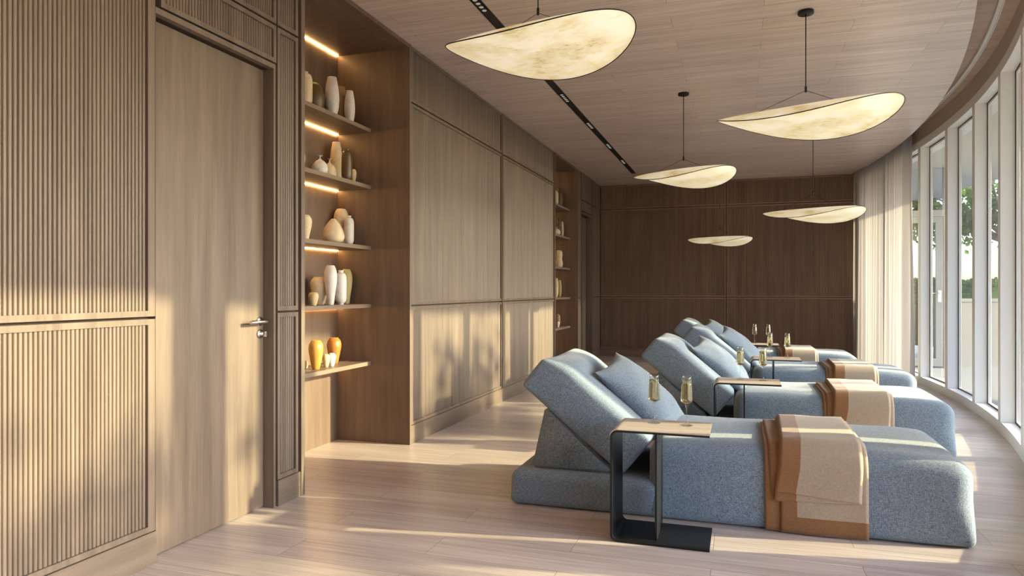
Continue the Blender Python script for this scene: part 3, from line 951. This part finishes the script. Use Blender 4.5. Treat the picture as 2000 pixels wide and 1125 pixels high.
# ------------------------------------------------------------------ pendant lamps
def pendant(hub, p, hub_z, label):
    a, b, A, B, Cc, Dd, z0, cx, cy = p
    root = empty('pendant_lamp', (hub[0]+cx, hub[1]+cy, z0))
    tag(root, label, 'pendant lamp', 'leaf-shaped pendant lamps under the ceiling')
    def rim(t, k=1.0):
        return A*math.cos(t) + B*math.sin(t), Cc*math.cos(2*t) + Dd*math.sin(2*t)
    def surf(r, t, side):
        l, q = rim(t)
        z = l*r + q*r*r
        e = max(0.0, 1-r*r)
        z += (0.085*e**0.8 if side > 0 else -0.020*e)
        return Vector((a*r*math.cos(t), b*r*math.sin(t), z))
    bm = NB(); nt_, nr = 72, 14
    for side in (1, -1):
        rings = [[bm.verts.new(surf(0, 0, side))]]
        for j in range(1, nr+1):
            r = math.sin(PI/2*j/nr)
            rings.append([bm.verts.new(surf(r, 2*PI*k/nt_, side)) for k in range(nt_)])
        for k in range(nt_):
            bm.faces.new((rings[0][0], rings[1][k], rings[1][(k+1) % nt_])).smooth = True
        for R1, R2 in zip(rings[1:], rings[2:]):
            for k in range(nt_):
                bm.faces.new((R1[k], R2[k], R2[(k+1) % nt_], R1[(k+1) % nt_])).smooth = True
    bmesh.ops.remove_doubles(bm, verts=bm.verts, dist=1e-5)
    obj('lamp_shade', bm, M['shade'], root)
    bm = NB()
    pts = [surf(1, 2*PI*k/96, 1) for k in range(97)]
    tube(bm, pts, 0.0036, 6, False)
    obj('rim', bm, M['black'], root)
    hx, hy_ = -cx, -cy
    hz_ = hub_z - z0
    bm = NB(); tube(bm, [(hx, hy_, hz_), (hx, hy_, H-z0-0.018)], 0.0038, 8)
    lathe(bm, [(0, -0.012), (0.008, -0.012), (0.008, 0.03), (0, 0.03)], hx, hy_, hz_, 12)
    obj('cord', bm, M['black'], root)
    bm = NB()
    for r, t in ((0.62, PI*0.93), (0.62, PI*0.10)):
        q = surf(r, t, 1)
        tube(bm, [(hx, hy_, hz_), q], 0.0016, 6)
    obj('suspension_wire', bm, M['black'], root)
    bm = NB(); lathe(bm, [(0, -0.022), (0.052, -0.022), (0.055, -0.018), (0.055, -0.0004), (0, -0.0004)], hx, hy_, H-z0, 28)
    obj('ceiling_rose', bm, M['black'], root)
pendant((-1.166, 4.038), (0.585, 0.45, 0.021, -0.012, 0.06, -0.026, 2.736, -0.004, 0.026), 2.93, 'glowing leaf pendant lamp nearest the niche wall, in front of the others, top of picture')
pendant((0.441, 5.369), (0.633, 0.42, 0.017, -0.016, 0.05, -0.046, 2.508, 0.018, 0.138), 2.68, 'largest glowing leaf pendant lamp at upper right, its wires and black ceiling rose showing')
pendant((-0.551, 7.212), (0.503, 0.42, 0.010, -0.004, 0.039, -0.041, 2.387, 0.009, -0.017), 2.578, 'middle glowing leaf pendant lamp whose shade overlaps the top of the end wall')
pendant((0.83, 9.119), (0.581, 0.42, 0.002, -0.009, 0.037, -0.050, 2.167, 0.011, 0.069), 2.42, 'glowing leaf pendant lamp hanging just left of the white curtain')
pendant((-0.341, 12.35), (0.53, 0.42, 0.001, -0.002, 0.044, -0.042, 2.083, 0.001, 0.005), 2.30, 'smallest, lowest and farthest glowing leaf pendant lamp before the end wall')

# ------------------------------------------------------------------ daybeds
LO = Vector((-0.10, 4.32, 0.0))      # base point of the first daybed
E1 = Vector((0.777, 0, -0.63)); E2 = Vector((0.63, 0, 0.777))
def make_daybed():
    root = empty('daybed', LO)
    # low platform under the backrest
    hx, hy_, hz_ = 0.44, 0.462, 0.098
    bm = rbox(hx, hy_, hz_, 0.055, n=10, r_low=0.035)
    xform(bm, Matrix.Translation((-0.85-LO.x, 4.32-LO.y, 0.1015))); obj('platform', bm, M['blue'], root)
    # long seat
    x0, x1 = -0.487, 1.085
    hx, hz_ = (x1-x0)/2, 0.213
    def df(p, u, v, w):
        x, y, z = p
        if w > 0.3: z += 0.012*(1-u*u)*(1-v*v)
        # foot end softer than the head end
        if u > 0.6: 
            k_ = (u-0.6)/0.4
            z -= 0.02*k_*k_*max(0, w)
            y *= 1-0.03*k_*k_
        z += 0.003*math.sin(x*9+y*4)*max(0, w)
        return (x, y, z)
    bm = rbox(hx, 0.465, hz_, 0.095, df, n=26, r_low=0.035)
    xform(bm, Matrix.Translation(((x0+x1)/2-LO.x, 4.32-LO.y, hz_+0.003))); obj('seat', bm, M['blue'], root)
    # wedge that props the backrest
    bm = NB()
    prof = [(-1.180, 0.202), (-1.100, 0.560), (-1.075, 0.565), (-0.700, 0.225), (-0.705, 0.202)]
    va = [bm.verts.new((x, 3.945, z)) for x, z in prof]; vb = [bm.verts.new((x, 4.70, z)) for x, z in prof]
    bm.faces.new(va); bm.faces.new(vb[::-1])
    for i in range(5): bm.faces.new((va[i], va[(i+1) % 5], vb[(i+1) % 5], vb[i]))
    bmesh.ops.recalc_face_normals(bm, faces=bm.faces)
    bmesh.ops.bevel(bm, geom=bm.edges[:], offset=0.016, segments=3, affect='EDGES')
    for f in bm.faces: f.smooth = True
    xform(bm, Matrix.Translation(-LO)); obj('back_wedge', bm, M['blue'], root)
    # thick backrest cushion
    def dc(p, u, v, w):
        x, y, z = p
        b_ = (1-u*u)*(1-v*v)
        if w > 0: z += 0.040*b_*w
        dd = math.exp(-(((x-0.03)/0.27)**2 + ((y-0.05)/0.24)**2))
        if w > 0:
            z -= 0.060*dd*min(1, w*1.5)
            z += 0.022*min(1, w*1.5)*math.exp(-(((x+0.22)/0.06)**2 + ((y+0.12)/0.18)**2))
            # the upper end rolls over
            if u < -0.45: z -= 0.085*((-u-0.45)/0.55)**2.2*w*(1-0.35*v*v)
            # edges of the front face stay crisp, the top puffs
            z -= 0.010*w*abs(v)**8
        y += 0.020*v*(1-u*u)*(1-w*w)
        x += 0.012*u*(1-v*v)*(1-w*w)
        return (x, y, z)
    bm = rbox(0.388, 0.425, 0.136, 0.030, dc, n=26)
    Rm = Matrix((E1, Vector((0, 1, 0)), E2)).transposed().to_4x4()
    cen = Vector((-0.8585, 4.36, 0.549))
    xform(bm, Matrix.Translation(cen-LO) @ Rm); obj('back_cushion', bm, M['blue'], root)
    return root
def make_pillow():
    n = 30
    bm = NB()
    def pt(u, v, s):
        e = (1-abs(u)**2.6)**0.62*(1-abs(v)**2.6)**0.62
        x = 0.300*u*(1-0.10*(1-abs(u)**4)*0 - 0.11*(1-v*v)*abs(u)**6)
        y = 0.268*v*(1-0.12*(1-u*u)*abs(v)**6)
        wr = 0.004*math.sin(9*u+5*v)*e
        return Vector((x, y, s*0.098*e + wr))
    cache = {}
    def vv(i, j, s):
        edge = i in (0, n) or j in (0, n)
        k_ = (i, j, 0 if edge else s)
        if k_ not in cache: cache[k_] = bm.verts.new(pt(math.sin(PI/2*(2*i/n-1)), math.sin(PI/2*(2*j/n-1)), s))
        return cache[k_]
    for s in (1, -1):
        for i in range(n):
            for j in range(n):
                bm.faces.new((vv(i, j, s), vv(i+1, j, s), vv(i+1, j+1, s), vv(i, j+1, s))).smooth = True
    return bm
PO = Vector((-0.590, 4.385, 0.600))
def make_pillow_obj():
    bm = make_pillow()
    root = obj('pillow', bm, M['blue'])
    e1 = Vector((0.745, 0.05, -0.665)).normalized(); e2 = Vector((0.16, 0.985, 0.06)); e2 = (e2 - e1*e2.dot(e1)).normalized(); e3 = e1.cross(e2)
    Rm = Matrix((e1, e2, e3)).transposed().to_4x4()
    root.data.transform(Rm)
    root.location = PO
    return root

# folded throw
SEAT_F, SEAT_B, SEAT_Z, SR = 3.852, 4.785, 0.4425, 0.10
def drape_sheet(bm, xl, xr, z_end, delta, back, border_l, border_b, seed):
    """xl, xr, z_end: functions; xl(s),xr(s) with s=0 at the back, 1 at the hanging end"""
    path = []
    zt = SEAT_Z + delta
    for i in range(13): path.append((back + (SEAT_F+SR-back)*i/12, zt))
    rr = SR + delta
    for i in range(1, 11):
        a = PI/2*i/10
        path.append((SEAT_F+SR - rr*math.sin(a), SEAT_Z-SR + rr*math.cos(a)))
    zc = SEAT_Z-SR
    nh = 16
    nx = 26
    rows = []
    tot = len(path)+nh
    for i in range(tot):
        row = []
        s = i/(tot-1)
        for j in range(nx+1):
            wd = xr(s)-xl(s)
            t_ = (j/6*border_l if j <= 6 else border_l + (j-6)/(nx-6)*(wd-border_l))/wd if border_l < 1 else j/nx
            x = xl(s) + wd*t_
            if i < len(path): y, z = path[i]
            else:
                q = (i-len(path)+1)/nh
                y = SEAT_F - delta; z = zc + (z_end(t_)-zc)*q
                y -= 0.004*math.sin(x*16+seed)*q
            if i < 13: z += 0.0015*math.sin(x*25+i)
            row.append(bm.verts.new((x, y, z)))
        rows.append(row)
    for i in range(tot-1):
        for j in range(nx):
            f = bm.faces.new((rows[i][j], rows[i][j+1], rows[i+1][j+1], rows[i+1][j])); f.smooth = True
            z = rows[i+1][j].co.z
            f.material_index = 1 if (border_l >= 1 or j < 6 or (border_b and i >= len(path) and z < border_b)) else 0
def lerp(a, b): return lambda s: a + (b-a)*s
TO = Vector((0.36, 4.2, SEAT_Z))
def make_throw():
    root = empty('throw_blanket', TO)
    bm = NB()
    drape_sheet(bm, lerp(0.112, 0.121), lerp(0.40, 0.40), lambda t: 0.008, 0.006, 4.50, 9, None, 0.3)
    drape_sheet(bm, lerp(0.128, 0.150), lerp(0.595, 0.604), lambda t: 0.20, 0.012, 4.56, 9, None, 1.1)
    drape_sheet(bm, lerp(0.20, 0.196), lerp(0.600, 0.606), lambda t: 0.006, 0.018, 4.60, 0.078, 0.088, 2.0)
    bmesh.ops.translate(bm, verts=bm.verts, vec=-TO)
    o = obj('lower_layer', bm, [M['tan'], M['rust']], root)
    md = o.modifiers.new('thick', 'SOLIDIFY'); md.thickness = 0.005; md.offset = 0
    bm = NB()
    drape_sheet(bm, lerp(0.205, 0.163), lerp(0.588, 0.572), lambda t: 0.165+0.02*t, 0.026, 4.62, 0.105, None, 0.9)
    drape_sheet(bm, lerp(0.215, 0.166), lerp(0.580, 0.568), lambda t: 0.215-0.026*t, 0.034, 4.64, 0.100, None, 0.5)
    bmesh.ops.translate(bm, verts=bm.verts, vec=-TO)
    o = obj('folded_layer', bm, [M['tan'], M['rust']], root)
    md = o.modifiers.new('thick', 'SOLIDIFY'); md.thickness = 0.006; md.offset = 0
    return root

# side table: bent steel strip with a fin and a veneered top
SO = Vector((-0.38, 3.605, 0.0))
def make_table():
    root = empty('side_table', SO)
    x0, x1, ztop, th, R = -0.620, -0.142, 0.560, 0.010, 0.036
    yn, yf = 3.440, 3.770
    def path(o_, za, zb):
        """outer offset o_ inward"""
        pts = [(x1, za+o_)]
        for i in range(9):
            a = PI/2 + PI*0 + (PI/2)*i/8
            pts.append((x0+R + (R-o_)*math.cos(PI/2+PI - (PI/2)*i/8 + 0), za+R + (R-o_)*math.sin(PI/2+PI - (PI/2)*i/8)))
        for i in range(9):
            a = PI - (PI/2)*i/8
            pts.append((x0+R + (R-o_)*math.cos(a), zb-R + (R-o_)*math.sin(a)))
        pts.append((x1, zb-o_))
        return pts
    def strip(p_out, p_in, y_0, y_1):
        bm = NB()
        rows = []
        for (xa, za), (xb, zb) in zip(p_out, p_in):
            rows.append([bm.verts.new((xa, y_0, za)), bm.verts.new((xa, y_1, za)), bm.verts.new((xb, y_1, zb)), bm.verts.new((xb, y_0, zb))])
        for r, s in zip(rows, rows[1:]):
            for k_ in range(4): bm.faces.new((r[k_], r[(k_+1) % 4], s[(k_+1) % 4], s[k_]))
        bm.faces.new(rows[0]); bm.faces.new(rows[-1][::-1])
        bmesh.ops.translate(bm, verts=bm.verts, vec=-SO)
        return bm
    A = path(0.0, 0.001, ztop-0.004); B = path(th, 0.001, ztop-0.004)
    obj('frame', strip(A, B, yn, yf), M['black'], root)
    # veneer over the top and its bend
    T0 = [p for p in path(-0.004, 0.001, ztop-0.004)][11:]; T1 = A[11:]
    T1 = [(x, z+0.0003) for x, z in T1]
    obj('tabletop', strip(T0, T1, yn, yf), M['tabletop'], root)
    bm = NB(); box(bm, -0.406, -0.396, yn+0.055, yf-0.002, 0.011, ztop-0.0145)
    bmesh.ops.translate(bm, verts=bm.verts, vec=-SO); obj('fin', bm, M['black'], root)
    return root

FO1, FO2 = Vector((-0.430, 3.668, 0.5605)), Vector((-0.264, 3.655, 0.5605))
def make_flute():
    root = empty('champagne_flute', FO1)
    bm = NB()
    outer = [(0, 0), (0.033, 0), (0.0335, 0.001), (0.020, 0.004), (0.008, 0.010), (0.0045, 0.022), (0.0034, 0.05), (0.0034, 0.088), (0.0050, 0.098),
             (0.012, 0.108), (0.026, 0.118), (0.0300, 0.124), (0.0302, 0.130), (0.0285, 0.165), (0.0260, 0.205), (0.0238, 0.240), (0.0228, 0.256)]
    inner = [(0.0220, 0.256), (0.0230, 0.240), (0.0252, 0.205), (0.0277, 0.165), (0.0293, 0.130), (0.0285, 0.124), (0.022, 0.118), (0.008, 0.111), (0, 0.109)]
    lathe(bm, outer+inner, 0, 0, 0, 32)
    obj('glass', bm, M['flute'], root)
    bm = NB()
    liq = [(0, 0.1095), (0.0078, 0.1115), (0.0216, 0.1185), (0.0280, 0.1245), (0.0288, 0.130), (0.0272, 0.165), (0.0247, 0.205), (0.0233, 0.226), (0, 0.226)]
    lathe(bm, liq, 0, 0, 0, 32)
    obj('champagne', bm, M['champagne'], root)
    return root

bed0, pil0, thr0, tab0, flu0 = make_daybed(), make_pillow_obj(), make_throw(), make_table(), make_flute()
OL = [(0, 0), (0.43, 2.0), (0.60, 3.97), (0.35, 5.93)]
OT = [(0, 0), (0.425, 2.0), (0.715, 3.965), (0.60, 5.90)]
OH = [(0, 0), (0.49, 2.0), (0.72, 3.97), (0.35, 5.93)]
WHO = ['nearest', 'second', 'third', 'farthest']
ORD = ['nearest to the camera', 'second from the camera', 'third from the camera', 'farthest back by the end wall']
for i in range(4):
    def put(o, base, off):
        o.location = base + Vector((off[0], off[1], 0))
        return o
    b = put(bed0 if i == 0 else copy_tree(bed0), LO, OL[i])
    tag(b, 'blue-grey upholstered daybed with raised backrest, ' + ORD[i], 'daybed', 'row of daybeds along the windows')
    p = put(pil0 if i == 0 else copy_tree(pil0), PO, OL[i])
    tag(p, 'square blue-grey pillow leaning on the backrest of the %s daybed' % WHO[i], 'pillow', 'pillows on the daybeds')
    t_ = put(thr0 if i == 0 else copy_tree(thr0), TO, OH[i])
    tag(t_, 'folded tan throw with rust border draped over the %s daybed' % WHO[i], 'throw blanket', 'throws on the daybeds')
    s = put(tab0 if i == 0 else copy_tree(tab0), SO, OT[i])
    tag(s, 'black steel C-shaped side table with wood top beside the %s daybed' % WHO[i], 'side table', 'side tables by the daybeds')
    for q, fo in enumerate((FO1, FO2)):
        f = put(flu0 if i == 0 and q == 0 else copy_tree(flu0), fo, OT[i])
        tag(f, '%s champagne flute on the side table of the %s daybed' % (('left', 'right')[q], WHO[i]), 'champagne flute', 'champagne flutes on the side tables')
